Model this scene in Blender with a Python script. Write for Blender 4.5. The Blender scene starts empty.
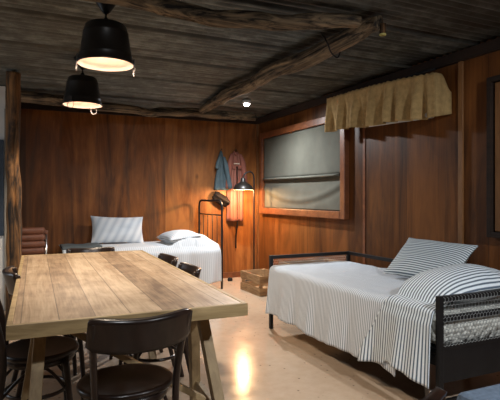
import bpy, bmesh, math, random
from mathutils import Vector, Matrix, noise
random.seed(7)
S = bpy.context.scene
C = S.collection
PI = math.pi
# ------------------------------------------------------------------ camera
cam = bpy.data.cameras.new('camera'); camo = bpy.data.objects.new('camera', cam); C.objects.link(camo)
cam.sensor_fit = 'HORIZONTAL'; cam.sensor_width = 36; cam.lens = 493 / 500 * 36
cam.shift_y = -4 / 500
cam.clip_start = 0.02
camo.location = (0, 0, 1.25); camo.rotation_euler = (PI / 2, 0, math.radians(-24.5))
S.camera = camo
# ------------------------------------------------------------------ world, exposure
W = bpy.data.worlds.new('world'); S.world = W; W.use_nodes = True
W.node_tree.nodes['Background'].inputs[0].default_value = (0.55, 0.65, 0.8, 1)
W.node_tree.nodes['Background'].inputs[1].default_value = 0.25
S.view_settings.view_transform = 'Standard'; S.view_settings.look = 'None'
S.view_settings.exposure = 0.0; S.view_settings.gamma = 1.0
S.view_settings.use_curve_mapping = False
WARM = (1.0, 0.60, 0.28); PEND = (1.0, 0.82, 0.63); NEUT = (0.96, 0.98, 1.0)
E_PEND, E_FLOOR, E_SPOT, E_FILL, E_DAY = 74, 56, 270, 190, 12
def light(name, kind, loc, energy, color, size=0.04, target=None, angle=None, blend=0.5):
    l = bpy.data.lights.new(name, kind); l.energy = energy; l.color = color
    if kind == 'AREA': l.size = size
    else: l.shadow_soft_size = size
    if kind == 'SPOT': l.spot_size = math.radians(angle); l.spot_blend = blend
    o = bpy.data.objects.new(name, l); C.objects.link(o); o.location = loc
    if target is not None:
        o.rotation_euler = (Vector(target) - Vector(loc)).to_track_quat('-Z', 'Y').to_euler()
    return o
DOWNLIGHTS_AND_FILL = [  # ceiling downlights: the first is in view, the other two are added unseen fill
    ((2.55, 5.70, 2.43), E_SPOT, (2.5, 5.3, 0)),
    ((1.95, -0.35, 2.43), E_FILL * 1.3, (2.45, 2.2, 0.5)),
    ((0.1, -0.2, 2.43), E_FILL * 0.5, (0.6, 2.2, 0.5)),
]
for (p, e, t) in DOWNLIGHTS_AND_FILL:
    light('downlight_or_fill_bulb', 'SPOT', (p[0], p[1], p[2] - 0.06), e, NEUT, 0.03, t, 172 if p[1] > 5 else 88, 1.0 if p[1] > 5 else 0.7)
# daylight from the open side of the room, at the doorway on the left
dl = light('doorway_daylight', 'AREA', (-2.0, 4.3, 1.3), E_DAY, (0.75, 0.87, 1.0), 1.2, (0.5, 4.0, 0.9))

# ------------------------------------------------------------------ node helpers
def new_mat(name):
    m = bpy.data.materials.new(name); m.use_nodes = True
    nt = m.node_tree; nt.nodes.clear()
    out = nt.nodes.new('ShaderNodeOutputMaterial'); b = nt.nodes.new('ShaderNodeBsdfPrincipled')
    nt.links.new(b.outputs[0], out.inputs[0])
    return m, nt, b
def nd(nt, t, **kw):
    n = nt.nodes.new(t)
    for k, v in kw.items(): setattr(n, k, v)
    return n
def ramp(nt, fac, stops):
    r = nt.nodes.new('ShaderNodeValToRGB'); nt.links.new(fac, r.inputs[0])
    e = r.color_ramp.elements
    e[0].position, e[0].color = stops[0][0], (*stops[0][1], 1)
    e[1].position, e[1].color = stops[-1][0], (*stops[-1][1], 1)
    for p, c in stops[1:-1]:
        x = e.new(p); x.color = (*c, 1)
    return r.outputs[0]
def coords(nt, scale=(1, 1, 1), kind='Object', loc=(0, 0, 0)):
    tc = nt.nodes.new('ShaderNodeTexCoord'); mp = nt.nodes.new('ShaderNodeMapping')
    mp.inputs['Scale'].default_value = scale; mp.inputs['Location'].default_value = loc
    nt.links.new(tc.outputs[kind], mp.inputs[0]); return mp.outputs[0]
def noi(nt, vec, scale, detail=4, rough=0.55, dist=0.0):
    n = nt.nodes.new('ShaderNodeTexNoise'); nt.links.new(vec, n.inputs['Vector'])
    n.inputs['Scale'].default_value = scale; n.inputs['Detail'].default_value = detail
    n.inputs['Roughness'].default_value = rough; n.inputs['Distortion'].default_value = dist
    return n.outputs['Fac']
def math_(nt, op, a, b=None):
    n = nt.nodes.new('ShaderNodeMath'); n.operation = op
    for i, v in enumerate((a, b)):
        if v is None: continue
        if isinstance(v, (int, float)): n.inputs[i].default_value = v
        else: nt.links.new(v, n.inputs[i])
    return n.outputs[0]
def mix(nt, fac, a, b, mode='MIX'):
    n = nt.nodes.new('ShaderNodeMix'); n.data_type = 'RGBA'; n.blend_type = mode
    for i, v in ((0, fac), (6, a), (7, b)):
        if isinstance(v, (int, float)): n.inputs[i].default_value = v
        elif isinstance(v, tuple): n.inputs[i].default_value = (*v, 1)
        else: nt.links.new(v, n.inputs[i])
    return n.outputs[2]
def bump(nt, b, h, strength=0.3, dist=0.01):
    n = nt.nodes.new('ShaderNodeBump'); n.inputs['Strength'].default_value = strength
    n.inputs['Distance'].default_value = dist
    nt.links.new(h, n.inputs['Height']); nt.links.new(n.outputs[0], b.inputs['Normal'])
def plain(name, col, rough=0.5, metal=0.0, var=0.15, vscale=20, spec=0.5):
    m, nt, b = new_mat(name)
    f = noi(nt, coords(nt), vscale, 3)
    lo = tuple(c * (1 - var) for c in col); hi = tuple(min(1, c * (1 + var)) for c in col)
    nt.links.new(ramp(nt, f, [(0.3, lo), (0.7, hi)]), b.inputs['Base Color'])
    b.inputs['Roughness'].default_value = rough; b.inputs['Metallic'].default_value = metal
    b.inputs['Specular IOR Level'].default_value = spec
    return m
def emis(name, col, strength):
    m, nt, b = new_mat(name)
    b.inputs['Base Color'].default_value = (*col, 1)
    b.inputs['Emission Color'].default_value = (*col, 1); b.inputs['Emission Strength'].default_value = strength
    return m
def panel_wall(name, axis, width, dark, mid, light_):
    """varnished sheet panelling: vertical grain, each sheet with a tone of its own"""
    m, nt, b = new_mat(name)
    v = coords(nt, (3.4, 3.4, 0.38))
    tc = nt.nodes.new('ShaderNodeTexCoord'); sp = nt.nodes.new('ShaderNodeSeparateXYZ')
    nt.links.new(tc.outputs['Object'], sp.inputs[0])
    a = sp.outputs[axis]
    cell = math_(nt, 'FLOOR', math_(nt, 'DIVIDE', a, width))
    wn = nt.nodes.new('ShaderNodeTexWhiteNoise'); wn.noise_dimensions = '1D'; nt.links.new(cell, wn.inputs['W'])
    off = nt.nodes.new('ShaderNodeVectorMath'); off.operation = 'ADD'
    nt.links.new(v, off.inputs[0]); nt.links.new(wn.outputs['Color'], off.inputs[1])
    g1 = noi(nt, off.outputs[0], 1.0, 6, 0.62, 2.6)
    g2 = noi(nt, coords(nt, (60, 60, 1.2)), 1.5, 3, 0.6)
    g3 = noi(nt, coords(nt, (1, 1, 0.35)), 1.9, 4, 0.55, 1.2)
    f = math_(nt, 'ADD', math_(nt, 'MULTIPLY', g1, 0.48), math_(nt, 'MULTIPLY', g2, 0.1))
    f = math_(nt, 'ADD', f, math_(nt, 'MULTIPLY', g3, 0.42))
    f = math_(nt, 'ADD', f, math_(nt, 'MULTIPLY', math_(nt, 'SUBTRACT', wn.outputs['Value'], 0.5), 0.12))
    col = ramp(nt, f, [(0.38, dark), (0.5, mid), (0.62, light_)])
    fr = math_(nt, 'FRACT', math_(nt, 'DIVIDE', a, width))
    joint = math_(nt, 'LESS_THAN', fr, 0.006 / width)
    col = mix(nt, math_(nt, 'MULTIPLY', joint, 0.45), col, (0.02, 0.008, 0.004))
    gp = ramp(nt, noi(nt, coords(nt, (2.6, 2.6, 0.3)), 1.3, 4, 0.6, 1.5), [(0.5, (0, 0, 0)), (0.68, (1, 1, 1))])
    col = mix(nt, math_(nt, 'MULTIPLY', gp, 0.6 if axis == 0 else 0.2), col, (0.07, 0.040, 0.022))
    # a few knots
    vo = nt.nodes.new('ShaderNodeTexVoronoi'); vo.inputs['Scale'].default_value = 1.0
    nt.links.new(coords(nt, (2.3, 2.3, 1.3)), vo.inputs['Vector'])
    kn = ramp(nt, vo.outputs['Distance'], [(0.02, (1, 1, 1)), (0.075, (0, 0, 0))])
    col = mix(nt, math_(nt, 'MULTIPLY', kn, 0.6), col, (0.035, 0.012, 0.005))
    nt.links.new(col, b.inputs['Base Color'])
    b.inputs['Roughness'].default_value = 0.45; b.inputs['Specular IOR Level'].default_value = 0.25
    bump(nt, b, g2, 0.12, 0.004)
    return m
def wood(name, dark, light_, scale=(30, 30, 2), rough=0.45, dist=1.0):
    m, nt, b = new_mat(name)
    g = noi(nt, coords(nt, scale), 1.0, 6, 0.6, dist)
    h = noi(nt, coords(nt), 3.0, 3)
    f = math_(nt, 'ADD', math_(nt, 'MULTIPLY', g, 0.7), math_(nt, 'MULTIPLY', h, 0.3))
    nt.links.new(ramp(nt, f, [(0.33, dark), (0.67, light_)]), b.inputs['Base Color'])
    b.inputs['Roughness'].default_value = rough
    bump(nt, b, g, 0.2, 0.004)
    return m
def table_mat():
    m, nt, b = new_mat('table_planks')
    tc = nt.nodes.new('ShaderNodeTexCoord'); sp = nt.nodes.new('ShaderNodeSeparateXYZ')
    nt.links.new(tc.outputs['Object'], sp.inputs[0])
    w = 0.139
    q = math_(nt, 'DIVIDE', sp.outputs[0], w)
    wn = nt.nodes.new('ShaderNodeTexWhiteNoise'); wn.noise_dimensions = '1D'
    nt.links.new(math_(nt, 'FLOOR', q), wn.inputs['W'])
    off = nt.nodes.new('ShaderNodeVectorMath'); off.operation = 'MULTIPLY_ADD'
    nt.links.new(wn.outputs['Color'], off.inputs[0]); off.inputs[1].default_value = (7, 7, 7)
    nt.links.new(coords(nt, (16, 1.5, 8)), off.inputs[2])
    g1 = noi(nt, off.outputs[0], 1.0, 7, 0.62, 1.2)
    g2 = noi(nt, coords(nt, (110, 5, 20)), 1.0, 3)
    bl = noi(nt, coords(nt, (1, 1, 1)), 5.0, 4, 0.6)
    f = math_(nt, 'ADD', math_(nt, 'MULTIPLY', g1, 0.45), math_(nt, 'MULTIPLY', g2, 0.2))
    f = math_(nt, 'ADD', f, math_(nt, 'MULTIPLY', bl, 0.35))
    f = math_(nt, 'ADD', f, math_(nt, 'MULTIPLY', math_(nt, 'SUBTRACT', wn.outputs['Value'], 0.5), 0.16))
    col = ramp(nt, f, [(0.32, (0.16, 0.095, 0.05)), (0.49, (0.40, 0.275, 0.165)), (0.66, (0.62, 0.475, 0.32))])
    fr = math_(nt, 'FRACT', q)
    joint = math_(nt, 'LESS_THAN', fr, 0.03)
    col = mix(nt, math_(nt, 'MULTIPLY', joint, 0.65), col, (0.05, 0.025, 0.012))
    vo = nt.nodes.new('ShaderNodeTexVoronoi'); vo.inputs['Scale'].default_value = 1
    nt.links.new(coords(nt, (6, 2.6, 4)), vo.inputs['Vector'])
    kn = ramp(nt, vo.outputs['Distance'], [(0.03, (1, 1, 1)), (0.12, (0, 0, 0))])
    col = mix(nt, math_(nt, 'MULTIPLY', kn, 0.55), col, (0.09, 0.042, 0.018))
    nt.links.new(col, b.inputs['Base Color'])
    b.inputs['Roughness'].default_value = 0.5
    bump(nt, b, g2, 0.15, 0.003)
    return m
def floor_mat():
    m, nt, b = new_mat('polished_concrete')
    v = coords(nt)
    big = noi(nt, v, 0.9, 5, 0.6, 0.4); fine = noi(nt, v, 14, 5, 0.65)
    f = math_(nt, 'ADD', math_(nt, 'MULTIPLY', big, 0.6), math_(nt, 'MULTIPLY', fine, 0.4))
    col = ramp(nt, f, [(0.25, (0.37, 0.27, 0.185)), (0.5, (0.49, 0.37, 0.265)), (0.75, (0.57, 0.45, 0.34))])
    vo = nt.nodes.new('ShaderNodeTexVoronoi'); vo.inputs['Scale'].default_value = 16
    nt.links.new(v, vo.inputs['Vector'])
    sp = ramp(nt, vo.outputs['Distance'], [(0.07, (1, 1, 1)), (0.16, (0, 0, 0))])
    sel = math_(nt, 'GREATER_THAN', noi(nt, v, 3.0, 2), 0.5)
    col = mix(nt, math_(nt, 'MULTIPLY', math_(nt, 'MULTIPLY', sp, sel), 0.75), col, (0.07, 0.045, 0.03))
    nt.links.new(col, b.inputs['Base Color'])
    r = ramp(nt, noi(nt, v, 5, 4), [(0.3, (0.11, 0.11, 0.11)), (0.75, (0.25, 0.25, 0.25))])
    nt.links.new(r, b.inputs['Roughness'])
    b.inputs['Specular IOR Level'].default_value = 0.28
    bump(nt, b, fine, 0.05, 0.004)
    return m
def iron_mat():
    m, nt, b = new_mat('weathered_iron')
    s = noi(nt, coords(nt, (0.55, 4.5, 1)), 1.8, 7, 0.7, 0.8)
    g = noi(nt, coords(nt, (1, 1, 1)), 6, 5, 0.65)
    f = math_(nt, 'ADD', math_(nt, 'MULTIPLY', s, 0.6), math_(nt, 'MULTIPLY', g, 0.4))
    col = ramp(nt, f, [(0.34, (0.028, 0.030, 0.027)), (0.5, (0.095, 0.104, 0.098)), (0.66, (0.28, 0.31, 0.295))])
    ru = ramp(nt, noi(nt, coords(nt, (0.7, 2.5, 1)), 1.7, 5, 0.7), [(0.55, (0, 0, 0)), (0.72, (1, 1, 1))])
    col = mix(nt, math_(nt, 'MULTIPLY', ru, 0.35), col, (0.05, 0.028, 0.014))
    tc = nt.nodes.new('ShaderNodeTexCoord'); sp = nt.nodes.new('ShaderNodeSeparateXYZ'); nt.links.new(tc.outputs['Object'], sp.inputs[0])
    fr = math_(nt, 'FRACT', math_(nt, 'DIVIDE', math_(nt, 'ADD', sp.outputs[1], 0.2), 0.76))
    seam = ramp(nt, fr, [(0.0, (1, 1, 1)), (0.05, (0, 0, 0))])      # dark band along the sheet laps
    col = mix(nt, math_(nt, 'MULTIPLY', seam, 0.5), col, (0.02, 0.016, 0.012))
    wn = nt.nodes.new('ShaderNodeTexWhiteNoise'); wn.noise_dimensions = '1D'
    nt.links.new(math_(nt, 'FLOOR', math_(nt, 'DIVIDE', math_(nt, 'ADD', sp.outputs[1], 0.2), 0.76)), wn.inputs['W'])
    col = mix(nt, math_(nt, 'MULTIPLY', wn.outputs['Value'], 0.4), col, (0.07, 0.06, 0.045))
    nt.links.new(col, b.inputs['Base Color'])
    b.inputs['Roughness'].default_value = 0.5; b.inputs['Metallic'].default_value = 0.3
    return m
def bark_mat(name, scale, dark=(0.012, 0.008, 0.005), light_=(0.31, 0.225, 0.135)):
    m, nt, b = new_mat(name)
    g = noi(nt, coords(nt, scale), 1.0, 7, 0.65, 1.2)
    h = noi(nt, coords(nt), 5, 3)
    f = math_(nt, 'ADD', math_(nt, 'MULTIPLY', g, 0.75), math_(nt, 'MULTIPLY', h, 0.25))
    nt.links.new(ramp(nt, f, [(0.42, dark), (0.62, light_)]), b.inputs['Base Color'])
    b.inputs['Roughness'].default_value = 0.75
    bump(nt, b, g, 0.6, 0.02)
    return m
def stripe_mat(name, base, line, period, duty=0.5, rough=0.85, contrast=1.0, axis=0, soft=0.15):
    m, nt, b = new_mat(name)
    uv = nt.nodes.new('ShaderNodeUVMap'); sp = nt.nodes.new('ShaderNodeSeparateXYZ')
    nt.links.new(uv.outputs[0], sp.inputs[0])
    fr = math_(nt, 'FRACT', math_(nt, 'DIVIDE', sp.outputs[axis], period))
    tri = math_(nt, 'ABSOLUTE', math_(nt, 'SUBTRACT', fr, 0.5))      # 0 centre .. 0.5
    f = ramp(nt, tri, [(max(0, duty / 2 - soft / 2), line), (min(1, duty / 2 + soft / 2), base)])
    nz = noi(nt, coords(nt), 60, 3)
    col = mix(nt, math_(nt, 'MULTIPLY', nz, 0.25), f, tuple(0.6 * c for c in base))
    nt.links.new(col, b.inputs['Base Color'])
    b.inputs['Roughness'].default_value = rough
    b.inputs['Specular IOR Level'].default_value = 0.15
    return m
def cloth_mat(name, col, rough=0.9, var=0.15, vscale=9):
    m = plain(name, col, rough, 0, var, vscale, 0.15); return m

M = {}
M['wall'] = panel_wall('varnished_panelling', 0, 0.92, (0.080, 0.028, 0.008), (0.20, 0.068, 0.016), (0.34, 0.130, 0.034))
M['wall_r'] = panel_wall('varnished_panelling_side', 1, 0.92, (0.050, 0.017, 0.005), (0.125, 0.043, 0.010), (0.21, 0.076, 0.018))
M['plaster'] = plain('white_paint', (0.72, 0.72, 0.70), 0.8, 0, 0.06, 6)
M['greywood'] = wood('weathered_grey_timber', (0.12, 0.11, 0.09), (0.42, 0.39, 0.33), (20, 20, 2), 0.8)
M['floor'] = floor_mat(); M['iron'] = iron_mat()
M['cornice'] = wood('dark_timber', (0.010, 0.005, 0.003), (0.030, 0.014, 0.007), (3, 3, 30), 0.95)
M['redwood'] = wood('red_timber', (0.10, 0.03, 0.011), (0.23, 0.078, 0.027), (12, 12, 12), 0.4)
M['batten'] = wood('batten_timber', (0.13, 0.055, 0.018), (0.30, 0.14, 0.05), (20, 20, 2), 0.45)
M['table'] = table_mat()
M['trestle'] = wood('pine_trestle', (0.19, 0.125, 0.06), (0.43, 0.31, 0.16), (18, 18, 3), 0.6)
M['tabledge'] = wood('pine_edge', (0.24, 0.16, 0.068), (0.58, 0.42, 0.21), (3, 14, 26), 0.55)
M['chair'] = wood('dark_bentwood', (0.010, 0.006, 0.005), (0.035, 0.019, 0.014), (12, 12, 3), 0.28)
M['seatwood'] = wood('dark_seat', (0.007, 0.004, 0.0035), (0.030, 0.014, 0.009), (25, 3, 12), 0.3)
M['crate'] = wood('old_crate_wood', (0.16, 0.085, 0.04), (0.50, 0.33, 0.17), (4, 4, 24), 0.75)
M['blackmetal'] = plain('black_metal', (0.009, 0.009, 0.010), 0.45, 0.0, 0.2, 20, 0.3)
M['wire'] = plain('galvanised_wire', (0.42, 0.45, 0.46), 0.45, 0.5, 0.1)
M['pail'] = plain('black_pail', (0.016, 0.013, 0.011), 0.38, 0.2, 0.3, 8)
M['lining'] = plain('cream_enamel', (0.62, 0.46, 0.38), 0.45, 0, 0.04)
M['ring'] = plain('dull_ring', (0.16, 0.14, 0.13), 0.5, 0.2, 0.1)
M['chrome'] = plain('chrome', (0.7, 0.7, 0.7), 0.2, 1.0, 0.05)
M['bulb'] = emis('bulb_glow', (1.0, 0.72, 0.42), 22.0)
M['pbulb'] = emis('pendant_bulb_glow', (1.0, 0.82, 0.64), 42.0)
M['spotlens'] = emis('downlight_lens', (1.0, 0.96, 0.9), 30.0)
M['leather'] = plain('brown_leather', (0.14, 0.05, 0.026), 0.55, 0, 0.2, 14)
M['barkx'] = bark_mat('bark_along_x', (1.2, 26, 26)); M['barky'] = bark_mat('bark_along_y', (26, 1.2, 26))
M['barkz'] = bark_mat('bark_post', (13, 13, 1.5), (0.014, 0.008, 0.004), (0.27, 0.125, 0.038))
M['cutwood'] = plain('cut_end_wood', (0.52, 0.48, 0.16), 0.7, 0, 0.2)
M['sheet'] = cloth_mat('white_cotton', (0.72, 0.73, 0.74), 0.9, 0.05)
M['mattress'] = cloth_mat('quilted_ticking', (0.68, 0.69, 0.66), 0.9, 0.08, 30)
M['quilt'] = stripe_mat('fine_grey_ticking', (0.80, 0.86, 0.93), (0.21, 0.27, 0.35), 0.017, 0.40, soft=0.12)
M['ticking'] = stripe_mat('bold_ticking', (0.82, 0.90, 0.96), (0.055, 0.09, 0.14), 0.022, 0.42, soft=0.12)
M['pillowtick'] = stripe_mat('pillow_ticking', (0.70, 0.77, 0.80), (0.055, 0.09, 0.13), 0.0185, 0.46, soft=0.12, axis=1)
M['whitetick'] = stripe_mat('faint_ticking', (0.62, 0.65, 0.68), (0.47, 0.50, 0.54), 0.026, 0.3)
M['broadtick'] = stripe_mat('broad_faint_stripe', (0.66, 0.70, 0.74), (0.44, 0.50, 0.57), 0.11, 0.3, axis=0, soft=0.5)
M['blanket'] = cloth_mat('slate_blanket', (0.10, 0.115, 0.12))
M['blind'] = cloth_mat('sage_canvas', (0.10, 0.10, 0.082), 0.85, 0.1, 5)
M['valance'] = cloth_mat('tan_hessian', (0.42, 0.285, 0.125), 0.9, 0.18, 25)
M['lincloth'] = cloth_mat('pale_lining', (0.50, 0.49, 0.45))
M['blueshirt'] = cloth_mat('teal_cotton', (0.085, 0.125, 0.145))
M['pinkcoat'] = stripe_mat('dusty_red_stripe', (0.29, 0.11, 0.082), (0.36, 0.165, 0.125), 0.05, 0.4, soft=0.3)
M['cream'] = cloth_mat('cream_trim', (0.7, 0.6, 0.48))
M['darkleather'] = plain('dark_leather', (0.010, 0.007, 0.006), 0.7, 0, 0.3, 20, 0.2)
M['bluefab'] = cloth_mat('slate_blue_fabric', (0.11, 0.15, 0.21), 0.9, 0.2, 40)
M['bluepaint'] = plain('dark_blue_paint', (0.02, 0.035, 0.06), 0.5)
M['glass'] = plain('night_glass', (0.02, 0.03, 0.05), 0.08)

# ------------------------------------------------------------------ mesh builder
class MB:
    def __init__(s): s.v = []; s.f = []; s.uv = {}
    def add(s, vs, fs, uvs=None):
        o = len(s.v); s.v += [tuple(x) for x in vs]
        s.f += [tuple(i + o for i in f) for f in fs]
        if uvs:
            for i, u in enumerate(uvs): s.uv[o + i] = u
        return s
    def box(s, x0, x1, y0, y1, z0, z1):
        vs = [(x, y, z) for x in (x0, x1) for y in (y0, y1) for z in (z0, z1)]
        fs = [(0, 1, 3, 2), (4, 6, 7, 5), (0, 4, 5, 1), (2, 3, 7, 6), (0, 2, 6, 4), (1, 5, 7, 3)]
        return s.add(vs, fs)
    def bar(s, a, b, w, t, up=(0, 0, 1)):
        a, b = Vector(a), Vector(b); d = (b - a).normalized(); u = Vector(up)
        if abs(d.dot(u)) > 0.98: u = Vector((0, 1, 0))
        x = d.cross(u).normalized(); y = x.cross(d).normalized()
        vs = []
        for p in (a, b):
            for sx, sy in ((-1, -1), (1, -1), (1, 1), (-1, 1)):
                vs.append(p + x * sx * w / 2 + y * sy * t / 2)
        fs = [(3, 2, 1, 0), (4, 5, 6, 7)] + [(i, (i + 1) % 4, 4 + (i + 1) % 4, 4 + i) for i in range(4)]
        return s.add(vs, fs)
    def tube(s, pts, r, n=10, closed=False, flat=None, radfn=None):
        pts = [Vector(p) for p in pts]; N = len(pts)
        rr = r if isinstance(r, (list, tuple)) else [r] * N
        rings = []; up = None
        for i, p in enumerate(pts):
            if closed: d = pts[(i + 1) % N] - pts[i - 1]
            else: d = pts[min(i + 1, N - 1)] - pts[max(i - 1, 0)]
            d = d.normalized()
            if up is None:
                up = Vector((0, 0, 1)) if abs(d.z) < 0.9 else Vector((0, 1, 0))
            x = d.cross(up)
            if x.length < 1e-4: x = d.orthogonal()
            x.normalize(); y = x.cross(d).normalized(); up = y
            fx, fy = flat or (1, 1)
            ring = []
            for k in range(n):
                a = 2 * PI * k / n
                q = rr[i] * (radfn(i / max(1, N - 1), a) if radfn else 1)
                ring.append(p + x * math.cos(a) * q * fx + y * math.sin(a) * q * fy)
            rings.append(ring)
        vs = [v for ring in rings for v in ring]; fs = []
        for i in range(N if closed else N - 1):
            j = (i + 1) % N
            for k in range(n):
                k2 = (k + 1) % n
                fs.append((i * n + k, i * n + k2, j * n + k2, j * n + k))
        if not closed:
            fs.append(tuple(range(n))[::-1]); fs.append(tuple((N - 1) * n + k for k in range(n)))
        return s.add(vs, fs)
    def lathe(s, prof, n=32, c=(0, 0, 0), sx=1, sy=1, cap0=True, cap1=True):
        vs = []; fs = []
        for (r, z) in prof:
            for k in range(n):
                a = 2 * PI * k / n
                vs.append((c[0] + r * sx * math.cos(a), c[1] + r * sy * math.sin(a), c[2] + z))
        for i in range(len(prof) - 1):
            for k in range(n):
                k2 = (k + 1) % n
                fs.append((i * n + k, i * n + k2, (i + 1) * n + k2, (i + 1) * n + k))
        if cap0: fs.append(tuple(range(n))[::-1])
        if cap1: fs.append(tuple((len(prof) - 1) * n + k for k in range(n)))
        return s.add(vs, fs)
    def grid(s, nu, nv, fn, uvfn=None, closed_u=False):
        vs = []; uvs = []
        for j in range(nv + 1):
            for i in range(nu + (0 if closed_u else 1)):
                u, v = i / nu, j / nv
                vs.append(fn(u, v)); uvs.append(uvfn(u, v) if uvfn else (u, v))
        w = nu if closed_u else nu + 1
        fs = []
        for j in range(nv):
            for i in range(nu):
                i2 = (i + 1) % w if closed_u else i + 1
                fs.append((j * w + i, j * w + i2, (j + 1) * w + i2, (j + 1) * w + i))
        return s.add(vs, fs, uvs)
    def build(s, name, mat, parent=None, smooth=False, bevel=0, solid=0, subsurf=0, offset=0):
        me = bpy.data.meshes.new(name)
        me.from_pydata(s.v, [], s.f); me.update()
        if s.uv:
            l = me.uv_layers.new(name='UVMap')
            for lp in me.loops: l.data[lp.index].uv = s.uv.get(lp.vertex_index, (0, 0))
        bm = bmesh.new(); bm.from_mesh(me); bmesh.ops.recalc_face_normals(bm, faces=bm.faces); bm.to_mesh(me); bm.free()
        me.materials.append(M[mat] if isinstance(mat, str) else mat)
        if smooth:
            for p in me.polygons: p.use_smooth = True
        o = bpy.data.objects.new(name, me); C.objects.link(o)
        if parent: o.parent = parent
        if solid:
            m = o.modifiers.new('thickness', 'SOLIDIFY'); m.thickness = solid; m.offset = offset
        if bevel:
            m = o.modifiers.new('bevel', 'BEVEL'); m.width = bevel; m.segments = 2; m.limit_method = 'ANGLE'
        if subsurf:
            m = o.modifiers.new('subsurf', 'SUBSURF'); m.levels = subsurf; m.render_levels = subsurf
        if smooth and (solid or bevel):
            pass
        return o
def tag(o, label, cat, group=None, kind=None):
    o['label'] = label; o['category'] = cat
    if group: o['group'] = group
    if kind: o['kind'] = kind
    return o
def thing(name, label, cat, loc=(0, 0, 0), rz=0, group=None):
    o = bpy.data.objects.new(name, None); C.objects.link(o); o.empty_display_size = 0.1
    o.location = loc; o.rotation_euler = (0, 0, rz)
    return tag(o, label, cat, group)
def struct(mb, name, mat, **kw):
    o = mb.build(name, mat, **kw)
    if not kw.get('parent'): o['kind'] = 'structure'
    return o
def dup(root, loc, rz, label):
    r = root.copy(); C.objects.link(r); r.location = loc; r.rotation_euler = (0, 0, rz); r['label'] = label
    for ch in list(root.children):
        c = ch.copy(); C.objects.link(c); c.parent = r
        for g in list(ch.children):
            d = g.copy(); C.objects.link(d); d.parent = c
    return r
def spline(pts, n):
    """Catmull-Rom through points"""
    P = [Vector(p) for p in pts]; P = [2 * P[0] - P[1]] + P + [2 * P[-1] - P[-2]]
    out = []
    segs = len(P) - 3
    for k in range(n + 1):
        t = k / n * segs; i = min(int(t), segs - 1); f = t - i
        a, b, c, d = P[i:i + 4]
        out.append(0.5 * ((2 * b) + (c - a) * f + (2 * a - 5 * b + 4 * c - d) * f * f + (3 * b - a - 3 * c + d) * f ** 3))
    return out
def sm(a, b, x):
    t = max(0, min(1, (x - a) / (b - a))); return t * t * (3 - 2 * t)
def N3(x, y, z=0): return noise.noise(Vector((x, y, z)))

# ------------------------------------------------------------------ room shell
XR, YB, XL, YF, ZC = 3.33, 7.0, -2.4, -1.6, 2.47
struct(MB().box(XL - .1, XR + .1, YF - .1, YB + .1, -0.1, 0), 'floor', 'floor')
struct(MB().box(XL, XR + .12, YB, YB + .1, 0, ZC + .05), 'wall_back', 'wall')
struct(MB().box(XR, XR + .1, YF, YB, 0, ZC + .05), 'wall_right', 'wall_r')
struct(MB().box(XL - .1, XL, YF, YB, 0, ZC + .05), 'wall_left', 'plaster')
struct(MB().box(XL, XR, YF - .1, YF, 0, ZC + .05), 'wall_front', 'wall')
# corrugated ceiling, ridges along X, sheets lapped
cb = MB(); wl = 0.076; ny = int((YB - YF + .1) / wl * 8); nx = 24
def ceil_z(x, y):
    sheet = math.floor((y + 0.2) / 0.76); fr = ((y + 0.2) / 0.76) % 1
    return ZC + 0.012 * math.sin(2 * PI * y / wl) + 0.018 * fr + 0.008 * N3(x * .8, y * .8)
def ceil_fn(u, v):
    x = XL - .1 + u * (XR + .2 - XL + .1 - .08); y = YF - .05 + v * (YB - YF + .1)
    return (x, y, ceil_z(x, y))
cb.grid(nx, ny, ceil_fn)
struct(cb, 'ceiling', 'iron', smooth=True, solid=0.004, offset=1)
# timber plates under the sheets
struct(MB().box(XR - .045, XR, YF, YB, ZC - .095, ZC - .012), 'trim_1', 'cornice')
struct(MB().box(-0.3, XR - .045, YB - .04, YB, ZC - .095, ZC - .012), 'trim_2', 'cornice')
struct(MB().box(-0.3, XR - .02, YB - .022, YB, 0, .085), 'baseboard_back', 'redwood', bevel=.004)
struct(MB().box(XR - .02, XR, YF, YB - .022, 0, .085), 'baseboard_right', 'redwood', bevel=.004)
# battens on the right wall and in the corner
struct(MB().box(XR - .022, XR, 3.0, 3.045, .085, ZC - .095), 'trim_3', 'batten', bevel=.003)
struct(MB().box(XR - .008, XR, 4.31, 4.35, .085, ZC - .095), 'trim_4', 'redwood', bevel=.002)
struct(MB().box(XR - .03, XR, YB - .03, YB, .085, ZC - .095), 'trim_5', 'batten', bevel=.003)
# white partition on the far left with a dark blue window
px0 = MB().box(XL, -0.20, 6.02, 6.12, 0, ZC - .02)
struct(px0, 'wall_partition', 'plaster')
struct(MB().box(-0.207, -0.165, 5.97, 6.13, 0, 2.2), 'trim_7', 'greywood', bevel=.006)
w3 = struct(MB().box(-1.25, -1.2, 5.98, 6.02, .82, 1.86).box(-.265, -.215, 5.98, 6.02, .82, 1.86)
            .box(-1.2, -.265, 5.98, 6.02, .82, .87).box(-1.2, -.265, 5.98, 6.02, 1.81, 1.86)
            .box(-.76, -.72, 5.985, 6.015, .87, 1.81), 'window_3', 'bluepaint')
MB().box(-1.2, -.265, 6.0, 6.01, .87, 1.81).build('pane', 'glass', w3)

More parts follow.
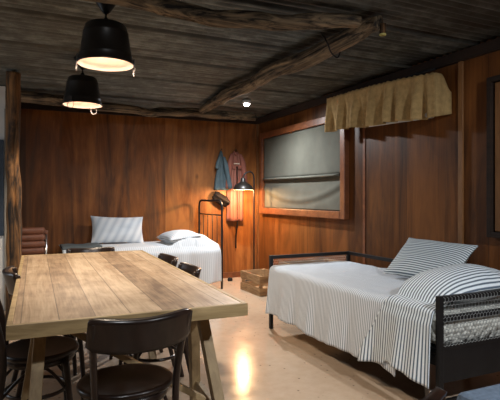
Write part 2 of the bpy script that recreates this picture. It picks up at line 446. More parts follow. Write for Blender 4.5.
# window with canvas blind on the right wall
def frame(y0, y1, z0, z1, w, d0, d1):
    f = MB()
    f.box(XR - d1, XR - d0, y0, y0 + w, z0, z1).box(XR - d1, XR - d0, y1 - w, y1, z0, z1)
    f.box(XR - d1, XR - d0, y0 + w, y1 - w, z0, z0 + w).box(XR - d1, XR - d0, y0 + w, y1 - w, z1 - w, z1)
    return f
w1 = struct(frame(4.60, 6.81, .985, 2.205, .088, 0, .07), 'window_1', 'redwood', bevel=.006)
w2 = struct(frame(0.8, 2.73, .93, 2.17, .04, 0, .065), 'window_2', 'cornice', bevel=.004)
sh = frame(.86, 2.67, .98, 2.12, .09, .0, .045)
sh.box(XR - .03, XR, 1.7, 1.79, 1.13, 1.97).build('shutter', 'batten', w2, bevel=.004)
MB().box(XR - .012, XR, .85, 2.685, .975, 2.125).build('shutter_board', 'redwood', w2)

# ------------------------------------------------------------------ log post and crooked poles
def log(name, pts, radii, mat, n=48, seg=140, seed=0, cracks=5):
    P = spline(pts, seg)
    rs = []
    for i in range(seg + 1):
        t = i / seg * (len(radii) - 1); k = min(int(t), len(radii) - 2); f = t - k
        rs.append(radii[k] * (1 - f) + radii[k + 1] * f)
    for i in range(seg + 1):
        P[i] = P[i] + Vector((N3(i * .07, seed, 1), N3(i * .07, seed, 5), N3(i * .07, seed, 9))) * rs[i] * (.2 if name == 'timber_post' else .45)
    def rad(t, a):
        q = t * seg * .035
        r = 1 + .22 * N3(math.cos(a) * 1.1 + seed, math.sin(a) * 1.1, q)
        for c in range(cracks):
            ph = c * 2 * PI / cracks + seed + .6 * N3(q * .5, c * 3.1, seed)
            d = (a - ph + PI) % (2 * PI) - PI
            r -= .34 * math.exp(-(d / .11) ** 2) * max(0, 0.6 + 1.1 * N3(q, c * 7.7, seed + 2))
        return r
    return MB().tube(P, rs, n, radfn=rad).build(name, mat, smooth=True)
p = log('timber_post', [(-.105, 5.27, 0), (-.095, 5.26, .8), (-.11, 5.28, 1.6), (-.10, 5.27, 2.44)], [.074, .068, .064, .066], 'barkz', seed=3)
tag(p, 'rough bark-stripped log post standing at the left doorway', 'post')
a = log('crooked_pole', [(-1.2, 2.95, 2.41), (-.3, 2.93, 2.42), (.35, 2.92, 2.415), (.62, 2.9, 2.40), (.80, 2.84, 2.355), (1.02, 2.8, 2.33),
                  (1.3, 2.76, 2.33), (1.52, 2.76, 2.36), (1.75, 2.70, 2.385), (2.0, 2.66, 2.40)],
        [.065, .065, .062, .055, .05, .048, .05, .046, .05, .04], 'barkx', seed=11)
tag(a, 'crooked pole running left to right under the ceiling, nearest the camera', 'pole', 'crooked ceiling poles')
b_ = log('crooked_pole', [(2.14, 2.62, 2.40), (2.09, 2.9, 2.375), (2.07, 3.5, 2.36), (2.03, 4.1, 2.375), (2.06, 4.45, 2.36), (2.03, 5.1, 2.37),
                   (2.12, 5.6, 2.40), (2.12, 6.16, 2.385)],
         [.05, .06, .066, .07, .06, .066, .06, .05], 'barky', seed=23)
tag(b_, 'thick gnarled pole running from the middle of the ceiling towards the back wall', 'pole', 'crooked ceiling poles')
c_ = log('crooked_pole', [(-.35, 6.1, 2.37), (.2, 6.15, 2.37), (.8, 6.2, 2.35), (1.3, 6.22, 2.32), (1.7, 6.25, 2.34), (2.3, 6.3, 2.36), (3.0, 6.4, 2.38)],
         [.07, .065, .06, .05, .055, .055, .05], 'barkx', seed=37)
tag(c_, 'long dark pole along the back wall just under the ceiling', 'pole', 'crooked ceiling poles')
# cut ring and wire tie at the junction
t = thing('branch_stub', 'small sawn branch stub with a pale ring at the end of the gnarled pole', 'branch', (2.165, 2.62, 2.325))
MB().lathe([(.018, -.0), (.022, .02), (.024, .07)], 14).build('stub', 'barkz', t, smooth=True)
MB().tube([(.018 * math.cos(k * PI / 8), .018 * math.sin(k * PI / 8), -.001) for k in range(16)], .006, 6, closed=True).build('ring', 'cutwood', t, smooth=True)
tag(MB().tube(spline([(1.96, 3.05, 2.44), (1.98, 3.0, 2.35), (2.04, 3.04, 2.30), (2.13, 3.08, 2.29), (2.15, 3.06, 2.43)], 20), .006, 6).build('wire_tie', 'blackmetal', smooth=True),
    'black wire tie looped under the gnarled pole', 'wire')

# ------------------------------------------------------------------ pendant pail lamps
def pendant(loc, label, rz=0):
    t = thing('pendant_lamp', label, 'lamp', loc, rz, 'pail pendant lamps')     # origin on the rim plane
    H = .245
    pr = [(.166, 0), (.170, .004), (.166, .012), (.157, .05), (.159, .056), (.155, .062), (.135, .185), (.137, .19), (.133, .196), (.122, .235), (.110, H), (.02, H + .006)]
    s_ = MB().lathe(pr, 40, cap0=False, cap1=True).build('shade', 'pail', t, smooth=True)
    MB().lathe([(.166, .0), (.162, .002), (.152, .05), (.130, .185), (.112, H - .008), (.0, H - .006)], 40, cap0=False, cap1=False).build('lining', 'lining', s_, smooth=True)
    for sx in (-1, 1):
        lug = MB().box(sx * .168 - .004, sx * .168 + .004, -.014, .014, .004, .05).build('handle_lug', 'pail', t, bevel=.002)
        ring = [(sx * .172, .030 * math.cos(k * PI / 8), -.022 + .030 * math.sin(k * PI / 8)) for k in range(16)]
        MB().tube(ring, .0024, 6, closed=True).build('handle_ring', 'ring', lug, smooth=True)
    zt = ZC - .004 - loc[2]
    MB().tube([(0, 0, H), (0, 0, zt - .05)], .006, 8).build('cord', 'blackmetal', t, smooth=True)
    MB().lathe([(.012, H), (.02, H + .006), (.018, H + .03), (.008, H + .045)], 16).build('finial', 'blackmetal', t, smooth=True)
    MB().lathe([(.014, zt - .10), (.03, zt - .08), (.06, zt - .035), (.075, zt)], 24).build('ceiling_rose', 'blackmetal', t, smooth=True)
    MB().lathe([(.014, .235), (.016, .20), (.02, .185), (.032, .155), (.034, .135), (.026, .112), (.0, .102)], 20, cap0=True, cap1=False).build('bulb', 'pbulb', s_, smooth=True)
    light('pendant_light', 'SPOT', (loc[0], loc[1], loc[2] + .075), E_PEND, PEND, .035, (loc[0], loc[1], 0), 132, .35)
    return t
pendant((.45, 3.12, 2.055), 'black pail pendant lamp over the table, nearer and higher in view')
pendant((.46, 4.57, 2.05), 'black pail pendant lamp beyond the far end of the table', math.radians(50))

# ceiling downlight fittings, one in view and two for the added fill
for i, (p, e, tg) in enumerate(DOWNLIGHTS_AND_FILL):
    t = thing('ceiling_downlight_or_fill', ['small round white downlight glowing on the ceiling near the back corner',
              'unseen downlight added on the ceiling as fill for the black bed', 'unseen downlight added on the ceiling behind the camera as fill for the table'][i], 'light', p, 0, 'ceiling downlights')
    MB().lathe([(.05, -.012), (.055, -.006), (.055, .03)], 24).build('housing', 'plaster', t, smooth=True)
    MB().lathe([(.004, -.046), (.022, -.040), (.034, -.028), (.038, -.0125)], 20).build('lens', 'spotlens', t, smooth=True)

# ------------------------------------------------------------------ table
tb = thing('dining_table', 'long pale plank table on trestle legs in the left foreground', 'table', (0, 0, 0))
TX0, TX1, TY0, TY1, TZ = -.048, .945, 2.06, 4.47, .76
MB().box(TX0 + .022, TX1 - .022, TY0 + .022, TY1 - .022, TZ - .045, TZ).build('tabletop', 'table', tb, bevel=.002)
for nm, bx in (('edge_board', (TX0, TX1, TY0, TY0 + .022)), ('edge_board', (TX0, TX1, TY1 - .022, TY1)),
               ('edge_board', (TX0, TX0 + .022, TY0 + .022, TY1 - .022)), ('edge_board', (TX1 - .022, TX1, TY0 + .022, TY1 - .022))):
    MB().box(*bx, TZ - .056, TZ + .001).build(nm, 'tabledge', tb, bevel=.003)
for yc in (2.45, 4.08):
    MB().box(.03, .88, yc - .045, yc + .045, TZ - .115, TZ - .0455).build('trestle_beam', 'trestle', tb, bevel=.003)
    for sx in (-1, 1):
        xa = .45 + sx * .37
        for sy in (-1, 1):
            foot = (xa + sx * (.06 if sy < 0 else .10), yc + sy * .34, .0)
            top = (xa, yc + sy * .05, TZ - .05)
            MB().bar(top, foot, .05, .058, up=(0, 1, 0)).build('leg', 'trestle', tb, bevel=.003)
        MB().bar((xa + sx * .065, yc - .27, .17), (xa + sx * .085, yc + .27, .17), .03, .06).build('crossbar', 'trestle', tb, bevel=.003)
    if yc < 3: MB().bar((.18, yc, TZ - .12), (.86, yc, .19), .028, .05, up=(0, 1, 0)).build('brace', 'trestle', tb, bevel=.003)

tb.location = (.45, 3.265, 0); tb.rotation_euler = (0, 0, math.radians(-.9))
for c in tb.children: c.location = (-.45, -3.265, 0)
# ------------------------------------------------------------------ bentwood chairs
def make_chair(label):
    t = thing('dining_chair', label, 'chair', (0, 0, 0), 0, 'dark bentwood dining chairs')
    def rs(a):
        c, s_ = math.cos(a), math.sin(a)
        return .198 * (1 - .10 * max(0, -s_) ** 2) * (1 + .04 * abs(c))
    s_ = MB(); n = 36; prof = [(.0, .438), (.8, .436), (.96, .430), (1.0, .440), (1.0, .450), (.97, .459), (.9, .457), (.6, .450), (.0, .447)]
    vs = []; fs = []
    for (q, z) in prof:
        for k in range(n):
            a = 2 * PI * k / n; r = rs(a) * q
            vs.append((r * math.cos(a), r * math.sin(a), z))
    for i in range(len(prof) - 1):
        for k in range(n): fs.append((i * n + k, i * n + (k + 1) % n, (i + 1) * n + (k + 1) % n, (i + 1) * n + k))
    s_.add(vs, fs).build('seat', 'seatwood', t, smooth=True)
    f = MB().tube([(.165 * math.cos(2 * PI * k / 32), .165 * math.sin(2 * PI * k / 32), .413) for k in range(32)], .02, 8, closed=True, flat=(.8, 1.1))
    f.build('seat_frame', 'chair', t, smooth=True)
    for sx in (-1, 1):
        MB().tube(spline([(sx * .185, .155, 0), (sx * .165, .14, .22), (sx * .145, .12, .435)], 10), [.013, .0135, .014, .0145, .015, .0155, .016, .0165, .017, .0175, .018], 10).build('leg', 'chair', t, smooth=True)
        pts = spline([(sx * .18, -.24, 0), (sx * .165, -.185, .25), (sx * .165, -.165, .45), (sx * .176, -.19, .62), (sx * .186, -.232, .750), (sx * .187, -.238, .778)], 26)
        r_ = [.0135 + .0045 * sm(0, .45, i / 26) + .002 * sm(.6, .9, i / 26) for i in range(27)]; r_[-1] *= .55
        MB().tube(pts, r_, 10, flat=(.8, 1.15)).build('leg', 'chair', t, smooth=True)
    # curved back board between the posts
    def bk(u, v):
        x = (u - .5) * .405
        arch = 1 - (2 * u - 1) ** 2
        e = abs(2 * u - 1) ** 10; zb, zt = .664 - .014 * arch + .022 * e, .797 - .014 * arch - .012 * e
        z = zb + (zt - zb) * v
        y = -.205 - .035 * v - .055 * arch
        return (x, y, z)
    MB().grid(30, 8, bk).build('backrest', 'chair', t, smooth=True, solid=.024)
    ring = MB().tube([(.155 * math.cos(2 * PI * k / 28), .15 * math.sin(2 * PI * k / 28) - .01, .245) for k in range(28)], .010, 8, closed=True)
    ring.build('stretcher', 'chair', t, smooth=True)
    for sx in (-1, 1):
        MB().tube(spline([(sx * .15, .13, .26), (sx * .155, .06, .36), (sx * .15, 0, .395), (sx * .155, -.08, .36), (sx * .16, -.18, .26)], 16), .008, 8).build('bent_brace', 'chair', t, smooth=True)
    return t
ch = make_chair('dark bentwood chair nearest the camera, tucked under the near end of the table')
ch.location = (.398, 2.165, 0); ch.rotation_euler = (0, 0, math.radians(4))
R = math.radians
dup(ch, (.065, 2.82, 0), R(-90), 'dark bentwood chair left of the table, its seat behind the near trestle leg')
dup(ch, (.175, 3.44, 0), R(-86), 'dark bentwood chair left of the table, farther one, closer to the log post')
dup(ch, (.742, 3.13, 0), R(88), 'dark bentwood chair on the right long side of the table, nearer to the camera')
dup(ch, (.755, 3.70, 0), R(91), 'dark bentwood chair on the right long side of the table, nearer to the white bed')
dup(ch, (.53, 4.32, 0), R(180), 'dark bentwood chair at the far end of the table in front of the white bed')
dup(ch, (.699, 1.117, 0), R(3), 'dark bentwood chair at the bottom edge beside the blue footstool, mostly out of view')

# ------------------------------------------------------------------ cloth helpers
def pillow(mb, w, h, t, seed=0, n=28, shear=0.0):
    def f(sign):
        def fn(u, v):
            a, b = 2 * u - 1, 2 * v - 1
            px = a * w / 2 * (1 - .06 * (1 - b * b) ** 1.0 * abs(a) ** 3)
            py = b * h / 2 * (1 - .09 * (1 - a * a) * abs(b) ** 3)
            th = (max(0, 1 - abs(a) ** 2.6) ** .6) * (max(0, 1 - abs(b) ** 2.6) ** .6)
            z = sign * (t / 2 * th + .004) + .012 * th * N3(u * 4 + seed, v * 4, sign)
            return (px, py, z)
        return fn
    uv = lambda u, v: (u * w + shear * v * h, v * h)
    mb.grid(n, n, f(1), uv); mb.grid(n, n, f(-1), uv)
    return mb
def pillow_obj(name, mat, w, h, t, loc, rot, label, seed=0, shear=0):
    o = pillow(MB(), w, h, t, seed, shear=shear).build(name, mat, smooth=True)
    o.location = loc; o.rotation_euler = rot
    return tag(o, label, 'pillow')

# ------------------------------------------------------------------ right bed (black steel daybed)
BX0, BX1, BY0, BY1 = 2.11, 2.99, 2.07, 4.15
bd = thing('metal_bed', 'black steel single bed with wire mesh ends along the right wall', 'bed', (0, 0, 0))
RZ = .69
for (x, y) in ((BX0, BY0), (BX1, BY0), (BX0, BY1), (BX1, BY1)):
    MB().box(x - .016, x + .016, y - .016, y + .016, 0, RZ).build('post', 'blackmetal', bd, bevel=.002)
for y in (BY0, BY1):
    MB().box(BX0 + .016, BX1 - .016, y - .014, y + .014, RZ - .034, RZ - .002).build('top_rail', 'blackmetal', bd, bevel=.002)
    MB().box(BX0 + .016, BX1 - .016, y - .012, y + .012, RZ - .145, RZ - .115).build('middle_rail', 'blackmetal', bd, bevel=.002)
    MB().box(BX0 + .016, BX1 - .016, y - .012, y + .012, .385, .41).build('lower_rail', 'blackmetal', bd, bevel=.002)
MB().box(BX1 - .012, BX1 + .012, BY0 + .016, BY1 - .016, RZ - .034, RZ - .002).build('side_top_rail', 'blackmetal', bd, bevel=.002)
for x in (BX0 + .012, BX1 - .012):
    MB().box(x - .014, x + .014, BY0 + .016, BY1 - .016, .29, .35).build('side_rail', 'blackmetal', bd, bevel=.002)
MB().box(BX0 + .016, BX1 - .016, BY0 - .006, BY0 + .01, .20, .385).build('end_board', 'blackmetal', bd)
MB().box(BX0 + .016, BX1 - .016, BY0 - .01, BY0 + .01, .085, .105).build('stretcher', 'blackmetal', bd)
MB().box(BX0 + .026, BX1 - .026, BY0 + .02, BY1 - .02, .35, .375).build('slat_base', 'blackmetal', bd)
def hexmesh(x0, x1, z0, z1, y, cell=.030, r=.0010):
    m = MB(); h = cell * .5; w = cell * .866
    rows = int((z1 - z0) / (cell * .75)) + 1; cols = int((x1 - x0) / w) + 1
    for j in range(rows):
        for i in range(cols):
            cx = x0 + (i + (.5 if j % 2 else 0)) * w; cz = z0 + j * cell * .75
            P = [(cx + h * math.sin(k * PI / 3), y, cz + h * math.cos(k * PI / 3)) for k in range(6)]
            for k in range(3):
                a, b = P[k], P[k + 1]
                if all(x0 <= q[0] <= x1 and z0 <= q[2] <= z1 for q in (a, b)): m.bar(a, b, 2 * r, 2 * r, up=(0, 1, 0))
    return m
hexmesh(BX0 + .01, BX1 - .01, .40, RZ - .004, BY0 - .0175).build('wire_mesh', 'wire', bd)
hexmesh(BX0 + .01, BX1 - .01, .40, RZ - .004, BY1 + .0175).build('wire_mesh', 'wire', bd)
mt = MB(); mx0, mx1, my0, my1 = BX0 + .03, BX1 - .03, BY0 + .03, BY1 - .03
def matf(u, v):   # rounded cross-section swept along Y, with a quilted surface
    a = 2 * PI * u; c, s_ = math.cos(a), math.sin(a)
    sx = math.copysign(abs(c) ** .22, c); sz = math.copysign(abs(s_) ** .3, s_)
    y = my0 + (my1 - my0) * v
    e = min(1, min(v, 1 - v) * 30) ** .5 if min(v, 1 - v) < 1 / 30 else 1
    return (2.55 + (mx1 - mx0) / 2 * sx * (.985 + .015 * e), y, .475 + .098 * sz * (.75 + .25 * e))
mt.grid(64, 60, matf, closed_u=True)
mt.f.append(tuple(range(64))); mt.f.append(tuple(60 * 64 + k for k in range(64)))
mtq = new_mat('quilted_cover'); _m, _nt, _b = mtq
_b.inputs['Base Color'].default_value = (.66, .67, .62, 1); _b.inputs['Roughness'].default_value = .9
_v = nd(_nt, 'ShaderNodeTexVoronoi'); _v.inputs['Scale'].default_value = 28; _nt.links.new(coords(_nt), _v.inputs['Vector'])
bump(_nt, _b, math_(_nt, 'SUBTRACT', 1.0, _v.outputs['Distance']), 1.0, .02)
mt.build('mattress', _m, bd, smooth=True)

# bedspread: over the top, down the near side, tucked at the foot
SX = BX0 - .03     # near side plane of the drape
def spread_fn(y_at, zt, hem, seed, fold=.022, lift=0.0, out=0.0):
    """u: 0 wall side .. 1 hem ; v: along the bed"""
    def fn(u, v):
        Ltop = BX1 - .05 - SX; L = Ltop + (zt - .15)
        s_ = u * L
        y = y_at(u, v)
        hz = hem(v)
        wob = .007 * N3(s_ * 5, y * 5, seed) + .004 * N3(s_ * 16, y * 9, seed)
        bend = .05
        if s_ < Ltop - bend:
            x = BX1 - .05 - s_; z = zt + wob; k = 0
        elif s_ < Ltop + bend:
            a = (s_ - (Ltop - bend)) / (2 * bend) * PI / 2
            x = SX + bend - bend * math.sin(a); z = zt - bend + bend * math.cos(a); k = 0
            z += wob
        else:
            t = (s_ - Ltop - bend) / (L - Ltop - bend); k = t
            z = (zt - bend) + (hz - zt + bend) * t
            x = SX - out * min(1, t * 8) - fold * t * (1.0 + 1.2 * math.sin(y * 17 + 2.2 * N3(y * 1.3, seed)) * .5 + .6 * math.sin(y * 41 + seed) * .4) - .01 * t
        z += lift_fn(x, y, u) * lift * (1 - k)
        return (x, y, z)
    return fn
def lift_fn(x, y, u):
    # the sleeping pillow under the sheet at the head end
    dx = (x - 2.58) / .42; dy = (y - 2.33) / .27
    return max(0, 1 - abs(dx) ** 2.4) ** .7 * max(0, 1 - abs(dy) ** 2.2) ** .7
hem1 = lambda v: .155 + .012 * math.sin(v * 9) + .008 * math.sin(v * 23)
q = MB().grid(70, 110, spread_fn(lambda u, v: BY1 - .03 + (2.36 - BY1 + .03) * v, .595, hem1, 1.0),
              lambda u, v: (v * 1.55, u))
o = q.build('bedspread', 'quilt', smooth=True, solid=.008)
tag(o, 'fine striped grey bedspread draped over the side of the black bed', 'bedspread')
def y2(u, v):
    # slanting edge at the far side of the turned-back sheet
    far = 3.05 - .58 * sm(-.15, .62, u) + .21 * sm(.58, 1, u)
    near = BY0 + .025
    return far + (near - far) * v
hem2 = lambda v: .155 + .04 * math.sin(PI * v) + .025 * sm(.35, .42, v) * (1 - sm(.42, 1, v)) + .015 * v
q = MB().grid(80, 70, spread_fn(y2, .616, hem2, 6.0, .03, .185, .012), lambda u, v: ((y2(u, v)), u))
o = q.build('turned_back_sheet', 'ticking', smooth=True, solid=.006)
tag(o, 'bold striped sheet turned back over the pillow end of the black bed', 'sheet')
pillow_obj('pillow', 'pillowtick', .64, .40, .14, (2.81, 2.87, .76), (R(43), R(1), R(-84)),
           'blue and white striped pillow leaning at the wall side of the black bed')
slp = pillow(MB(), .60, .34, .15, 4.0).build('pillow', 'whitetick', smooth=True)
slp.location = (2.56, 2.30, .665); tag(slp, 'pillow under the turned-back striped sheet, behind the wire mesh end', 'pillow')

# ------------------------------------------------------------------ white bed by the back wall
wb = thing('iron_bed', 'white-dressed single bed with a black tubular headboard along the back wall', 'bed', (0, 0, 0))
hx0, hy0, hx1, hy1 = 2.41, 6.2, 2.335, 6.93
HT = 1.185
hb = spline([(hx0, hy0, 0), (hx0, hy0, .5), (hx0, hy0, HT - .08)], 8) + \
     [Vector((hx0 + (hx1 - hx0) * .02, hy0 + .02, HT - .03)), Vector((hx0 + (hx1 - hx0) * .07, hy0 + .06, HT)), Vector((hx0 + (hx1 - hx0) * .93, hy1 - .06, HT)), Vector((hx1, hy1 - .02, HT - .03))] + \
     spline([(hx1, hy1, HT - .08), (hx1, hy1, .5), (hx1, hy1, 0)], 8)
MB().tube(hb, .015, 10).build('headboard_frame', 'blackmetal', wb, smooth=True)
lerp = lambda f, z: (hx0 + (hx1 - hx0) * f, hy0 + (hy1 - hy0) * f, z)
MB().tube([lerp(0.01, .99), lerp(.99, .99)], .009, 8).build('headboard_rail', 'blackmetal', wb, smooth=True)
MB().tube([lerp(0.01, .42), lerp(.99, .42)], .011, 8).build('headboard_rail', 'blackmetal', wb, smooth=True)
for f in (.2, .4, .6, .8):
    MB().tube([lerp(f, .42), lerp(f, .99)], .006, 8).build('spindle', 'blackmetal', wb, smooth=True)
for yy in (6.2, 6.9):
    MB().tube([(.42, yy, 0), (.42, yy, .5)], .014, 8).build('foot_post', 'blackmetal', wb, smooth=True)
    MB().box(.42, 2.36, yy - .012, yy + .012, .34, .39).build('side_rail', 'blackmetal', wb)
MB().box(.44, 2.31, 6.215, 6.895, .37, .585).build('mattress', 'mattress', wb, bevel=.04)
def ws(u, v):     # white sheet; u from the wall to the hem, v from foot to head
    top0, edge = 6.93, 6.17
    Ltop = top0 - edge; hz = .10 + .015 * math.sin(v * 14)
    L = Ltop + .60 - hz; s_ = u * L
    x = .40 + v * (1.89 + .09 * sm(.2, .75, u))
    bnd = .04; zt = .605
    lump = .15 * max(0, 1 - abs((x - 2.04) / .31) ** 2.0) ** .8 + .03 * N3(x * 9, s_ * 6, 4) * sm(1.7, 2.0, x)
    if s_ < Ltop - bnd:
        y = top0 - s_; z = zt + .006 * N3(x * 5, y * 5, 3); kk = max(0, 1 - abs((y - 6.52) / .36) ** 2.4) ** .7
        z += lump * kk
    else:
        t = (s_ - Ltop + bnd) / (L - Ltop + bnd)
        y = edge - .03 * math.sin(min(1, t * 4) * PI / 2) * 1 - t * .022 * (1 + math.sin(x * 15 + 2 * N3(x * 3, 2)) + .6 * math.sin(x * 31 + t * 2)) + bnd * max(0, 1 - t * 6)
        z = zt - .0 - (zt - hz) * t
    return (x, y, z)
o = MB().grid(60, 110, ws, lambda u, v: (v * 1.93, u)).build('bed_sheet', 'whitetick', smooth=True, solid=.006)
tag(o, 'white faintly striped sheet draped over the bed by the back wall', 'sheet')
pillow_obj('pillow', 'broadtick', .70, .385, .15, (1.14, 6.83, .79), (R(70), R(2), R(0)), 'white pillow with broad faint stripes leaning on the back wall', 8.0, -.5)
pillow_obj('pillow', 'whitetick', .44, .60, .17, (1.90, 6.52, .695), (0, R(-6), R(4)), 'white pillow half under the sheet beside the tubular headboard', 5.0)
bl = MB().grid(30, 12, lambda u, v: (.40 + u * .46, 6.25 + v * .45, .622 + .012 * math.sin(u * 9) * .4 + .006 * N3(u * 6, v * 5, 2)), None).build('folded_blanket', 'blanket', smooth=True, solid=.03, offset=0)
tag(bl, 'dark slate blanket folded flat on the foot of the white bed', 'blanket')

# ------------------------------------------------------------------ ribbed leather chair at the far left
lc = thing('leather_chair', 'ribbed reddish brown leather chair behind the table beside the log post', 'chair', (-.02, 6.3, 0))
rb = MB()
for k in range(6):
    z = .455 + k * .078
    rb.tube([(-.23, -.02, z), (-.22, -.045, z), (.20, -.045, z), (.21, -.02, z)], .041, 12, flat=(.7, 1))
rb.build('ribbed_back', 'leather', lc, smooth=True)
MB().box(-.23, .215, -.035, .035, .44, .875).build('back_shell', 'darkleather', lc, bevel=.02)
sb = MB()
for k in range(6):
    sb.tube([(-.22, .05 + k * .065, .42), (.205, .05 + k * .065, .42)], .036, 10)
sb.build('ribbed_seat', 'leather', lc, smooth=True)
for sx in (-.245, .245):
    MB().tube(spline([(sx, .03, .84), (sx, .12, .66), (sx, .3, .62), (sx, .44, .60), (sx, .45, .4), (sx, .44, .02)], 24), .016, 8, flat=(1.4, 1)).build('arm', 'leather', lc, smooth=True)
    MB().tube([(sx, -.02, .80), (sx * .97, -.02, .42), (sx, -.05, .0)], .013, 8).build('leg', 'chrome', lc, smooth=True)

# ------------------------------------------------------------------ wooden crates
def crate(loc, rz, w, d, h, label, rows):
    t = thing('wooden_crate', label, 'crate', loc, rz, 'slatted wooden crates')
    for sx in (-1, 1):
        for sy in (-1, 1):
            cx, cy = sx * (w / 2 - .03), sy * (d / 2 - .03)
            MB().box(cx - .018, cx + .018, cy - .018, cy + .018, .0, h - .005).build('corner_post', 'crate', t, bevel=.002)
    gap = .05 if rows == 2 else .032
    sl = (h - gap * (rows - 1)) / rows
    for k in range(rows):
        z0 = k * (sl + gap); z1 = z0 + sl
        for sx in (-1, 1):
            MB().box(sx * (w / 2) - .012 * (sx > 0), sx * (w / 2) + .012 * (sx < 0), -d / 2 + .012, d / 2 - .012, z0, z1).build('slat', 'crate', t, bevel=.002)
        for sy in (-1, 1):
            MB().box(-w / 2, w / 2, sy * d / 2 - .012 * (sy > 0), sy * d / 2 + .012 * (sy < 0), z0 + .004, z1 - .004).build('slat', 'crate', t, bevel=.002)
    MB().box(-w / 2 + .012, w / 2 - .012, -d / 2 + .012, d / 2 - .012, .012, .024).build('bottom_board', 'crate', t)
    return t
crate((2.815, 5.80, 0), R(2), .36, .56, .255, 'slatted wooden crate on the floor in the corner under the floor lamp', 2)
crate((2.86, 4.62, 0), R(0), .62, .40, .53, 'tall slatted wooden crate behind the foot of the black bed', 4)

# ------------------------------------------------------------------ floor lamp in the corner
fl = thing('floor_lamp', 'black gooseneck floor lamp with a dome shade lit in the back corner', 'lamp', (3.04, 6.53, 0))
MB().lathe([(.0, .0), (.13, .0), (.13, .014), (.12, .022), (.02, .03), (.014, .05)], 28, cap0=False).build('base', 'blackmetal', fl, smooth=True)
dx, dy = -.165, .02
goose = [(0, 0, .03), (0, 0, .8), (0, 0, 1.45)] 
MB().tube(goose + spline([(0, 0, 1.50), (-.012, 0, 1.565), (-.05, .005, 1.60), (-.10, .012, 1.595), (dx + .02, dy, 1.56), (dx, dy, 1.50)], 24), .011, 10).build('gooseneck', 'blackmetal', fl, smooth=True)
prof = [(.022, 1.515), (.034, 1.505), (.036, 1.465), (.05, 1.45), (.10, 1.42), (.135, 1.385), (.148, 1.35), (.150, 1.34)]
ls = MB().lathe(prof, 36, (dx, dy, 0), cap1=False).build('lamp_shade', 'pail', fl, smooth=True)
MB().lathe([(.0, 1.452), (.048, 1.442), (.096, 1.413), (.131, 1.38), (.144, 1.348), (.150, 1.34)], 36, (dx, dy, 0), cap0=False, cap1=False).build('shade_lining', 'lining', ls, smooth=True)
MB().lathe([(.014, 1.44), (.018, 1.42), (.028, 1.395), (.026, 1.372), (.0, 1.358)], 20, (dx, dy, 0), cap1=False).build('bulb', 'bulb', ls, smooth=True)
light('floor_lamp_light', 'POINT', (3.04 + dx, 6.53 + dy, 1.345), E_FLOOR, WARM, .03)
tag(MB().lathe([(.0, .0), (.035, .0), (.04, .02), (.03, .05), (.0, .055)], 16, (2.74, 6.72, 0), cap0=False, cap1=False, sy=.8).build('rubber_foot', 'blackmetal', smooth=True),
    'small black lump on the floor by the baseboard left of the crate', 'foot')

# ------------------------------------------------------------------ clothes on the back wall
def drape(prof, depth, folds, seed, seg=40, nz=30):
    """prof: (z, xl, xr) from top to bottom; a closed cloth tube flattened against the wall"""
    def at(t):
        q = t * (len(prof) - 1); i = min(int(q), len(prof) - 2); f = q - i
        return [prof[i][k] * (1 - f) + prof[i + 1][k] * f for k in range(3)]
    def fn(u, v):
        z, xl, xr = at(v); a = 2 * PI * u; c, s_ = math.cos(a), math.sin(a)
        x = (xl + xr) / 2 + (xr - xl) / 2 * c
        dd = depth * (.35 + .65 * v) if v > 0 else depth * .3
        y = -max(.0, s_) ** .8 * dd if s_ > 0 else 0.0
        if s_ > 0: y -= (.012 + .02 * v) * math.sin(c * folds + seed) * s_ * min(1, v * 4) * .6
        return (x, min(0.0, y), z + .006 * math.sin(c * 7 + seed))
    m = MB().grid(seg, nz, fn, lambda u, v: (math.cos(2 * PI * u) * .13, v), closed_u=True)
    m.f.append(tuple(range(seg))); m.f.append(tuple(nz * seg + k for k in range(seg)))
    return m
ct = thing('coat', 'long dusty red coat hanging on the back wall behind the floor lamp', 'coat', (2.935, 6.985, 0))
drape([(1.925, -.028, .028), (1.895, -.075, .07), (1.80, -.10, .09), (1.62, -.115, .12), (1.38, -.14, .14), (1.1, -.145, .13), (.87, -.145, .13)], .07, 9, .6).build('body', 'pinkcoat', ct, smooth=True)
MB().box(-.045, .045, -.062, -.03, 1.735, 1.75).build('trim_band', 'cream', ct, bevel=.003)
for sx in (-1, 1):
    MB().tube(spline([(sx * .068, -.03, 1.89), (sx * .10, -.05, 1.78), (sx * .125, -.055, 1.6), (sx * .145, -.05, 1.36)], 16), [.024 + .018 * min(1, k / 6) for k in range(17)], 12, flat=(1, .8),
              radfn=lambda t, a: 1 + .08 * math.sin(3 * a + 9 * t)).build('sleeve', 'pinkcoat', ct, smooth=True)
    MB().box(sx * .048 - .026, sx * .048 + .026, -.068, -.05, 1.66, 1.715).build('pocket', 'pinkcoat', ct, bevel=.004)
MB().tube(spline([(-.035, -.02, 1.93), (-.02, -.045, 1.895), (0, -.05, 1.875), (.02, -.045, 1.895), (.035, -.02, 1.93)], 14), .012, 8, flat=(.6, 1.3)).build('collar', 'pinkcoat', ct, smooth=True)
MB().box(-.004, .004, -.085, -.05, .90, 1.70).build('front_placket', 'darkleather', ct)
MB().tube(spline([(0, -.065, 1.0), (.004, -.07, .82), (.0, -.03, .66), (.004, -.012, .45)], 14), .008, 8, flat=(1.6, .5)).build('belt', 'darkleather', ct, smooth=True)
MB().tube([(0, 0, 1.95), (0, -.03, 1.95), (0, -.035, 1.965)], .006, 8).build('hook', 'blackmetal', ct, smooth=True)
st = thing('shirt', 'slate blue shirt hanging from a hook on the back wall above the headboard', 'shirt', (2.70, 6.985, 0))
drape([(1.93, -.012, .012), (1.86, -.04, .03), (1.75, -.075, .045), (1.70, -.06, .06), (1.5, -.10, .09), (1.34, -.115, .13)], .06, 7, 2.0).build('body', 'blueshirt', st, smooth=True)
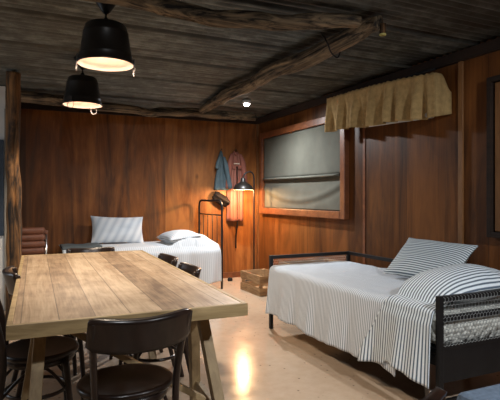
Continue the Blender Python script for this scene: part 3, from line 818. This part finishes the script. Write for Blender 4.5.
MB().tube([(0, 0, 1.95), (0, -.03, 1.95), (0, -.035, 1.965)], .006, 8).build('hook', 'blackmetal', st, smooth=True)
MB().tube(spline([(.03, -.04, 1.84), (.055, -.06, 1.72), (.085, -.07, 1.55), (.12, -.07, 1.36)], 14), [.02 + .016 * min(1, k / 6) for k in range(15)], 12, radfn=lambda t, a: 1 + .1 * math.sin(3 * a + 11 * t)).build('sleeve', 'blueshirt', st, smooth=True)
MB().tube(spline([(-.025, -.03, 1.86), (-.07, -.045, 1.74), (-.085, -.05, 1.66)], 10), [.016 + .012 * min(1, k / 5) for k in range(11)], 12).build('sleeve', 'blueshirt', st, smooth=True)
bg = drape([(0.12, -.05, .05), (.08, -.075, .075), (0, -.085, .08), (-.09, -.08, .08), (-.14, -.06, .055)], .10, 4, 1.0).build('leather_pouch', 'darkleather', smooth=True)
bg.location = (2.67, 6.95, 1.21); bg.rotation_euler = (0, R(-58), 0)
tag(bg, 'dark leather pouch hanging below the slate blue shirt', 'bag')

# ------------------------------------------------------------------ canvas blind on the window
wbz = thing('canvas_blind', 'grey green canvas blind covering the window with a batten across its middle', 'blind', (0, 0, 0))
Y0, Y1 = 4.69, 6.72
def bl_up(u, v):
    y = Y0 + (Y1 - Y0) * u; z = 1.50 + (2.115 - 1.50) * v
    x = XR - .034 - .007 * math.sin(u * 15 + v * 1.5) * (.4 + .6 * (1 - v)) - .012 * math.exp(-((u - .14 - .08 * v) / .05) ** 2)
    return (x, y, z)
MB().grid(70, 14, bl_up).build('upper_cloth', 'blind', wbz, smooth=True, solid=.003)
def bl_lo(u, v):
    y = Y0 + (Y1 - Y0) * u; z = 1.075 + (1.51 - 1.075) * v
    sag = math.sin(u * PI)
    # loose cloth with a swag fold
    d = (v - (.28 + 1.7 * (u - .52) ** 2 + .0))
    x = XR - .022 - .012 * math.exp(-(d / .09) ** 2) + .006 * math.exp(-((d + .15) / .08) ** 2) - .004 * N3(u * 6, v * 4, 2)
    return (x, y, z)
MB().grid(70, 26, bl_lo).build('lower_cloth', 'blind', wbz, smooth=True, solid=.003)
MB().tube(spline([(XR - .055, Y0 + .02, 1.495), (XR - .058, 5.5, 1.492), (XR - .055, Y1 - .02, 1.502)], 12), .017, 8).build('batten', 'blind', wbz, smooth=True)

# ------------------------------------------------------------------ gathered valance
va = thing('valance', 'gathered tan hessian valance hung high on the right wall', 'curtain', (0, 0, 0))
VX, VY0, VY1 = 3.14, 3.13, 4.765
def vfold(y): return math.sin(y * 27 + 1.6 * math.sin(y * 5.3)) * .7 + .4 * math.sin(y * 49 + 1)
def vf(u, v):
    y = VY0 + (VY1 - VY0) * u
    zt = 2.362 - .072 * (1 - u) ** 2.5; zb = 1.918 + .067 * u + .008 * math.sin(y * 9)
    z = zt + (zb - zt) * v
    amp = .008 + .048 * sm(0, .9, v) * sm(0, .06, u)
    return (VX - amp * vfold(y) + .0, y, z + (.004 * math.sin(y * 90) if v < .05 else 0))
MB().grid(170, 16, vf, lambda u, v: (u, v)).build('gathered_cloth', 'valance', va, smooth=True, solid=.004)
def vr(u, v):
    x = VX + .0 + u * (XR - VX - .005)
    y = VY0 - .008 * math.sin(u * 9) * v
    zt = 2.29 - .01 * u - .14 * sm(.35, 1, u); zb = 1.918 + .035 * u
    return (x, y, zt + (zb - zt) * v)
MB().grid(12, 10, vr).build('end_return', 'valance', va, smooth=True, solid=.004)
MB().tube([(VX + .03, VY0 + .03, 2.33), (VX + .03, VY1 - .01, 2.345)], .012, 8).build('rod', 'blackmetal', va, smooth=True)
for y in (VY0 + .25, VY1 - .25):
    MB().box(VX + .02, XR, y - .012, y + .012, 2.325, 2.35).build('bracket', 'blackmetal', va)
MB().tube([(VX + .07, VY0 + .10, 1.955), (VX + .07, VY1 - .6, 1.99)], .03, 12).build('rolled_lining', 'lincloth', va, smooth=True)

# ------------------------------------------------------------------ blue footstool at the bottom right
fs_ = thing('footstool', 'slate blue upholstered footstool at the bottom right corner', 'footstool', (0, 0, 0))
MB().box(1.60, 2.25, .95, 1.50, .26, .45).build('cushion', 'bluefab', fs_, bevel=.035)
MB().box(1.62, 2.23, .97, 1.48, .20, .26).build('base', 'darkleather', fs_)
for x in (1.66, 2.19):
    for y in (1.01, 1.44):
        MB().lathe([(.014, 0), (.022, .2)], 12, (x, y, 0)).build('leg', 'chair', fs_, smooth=True)
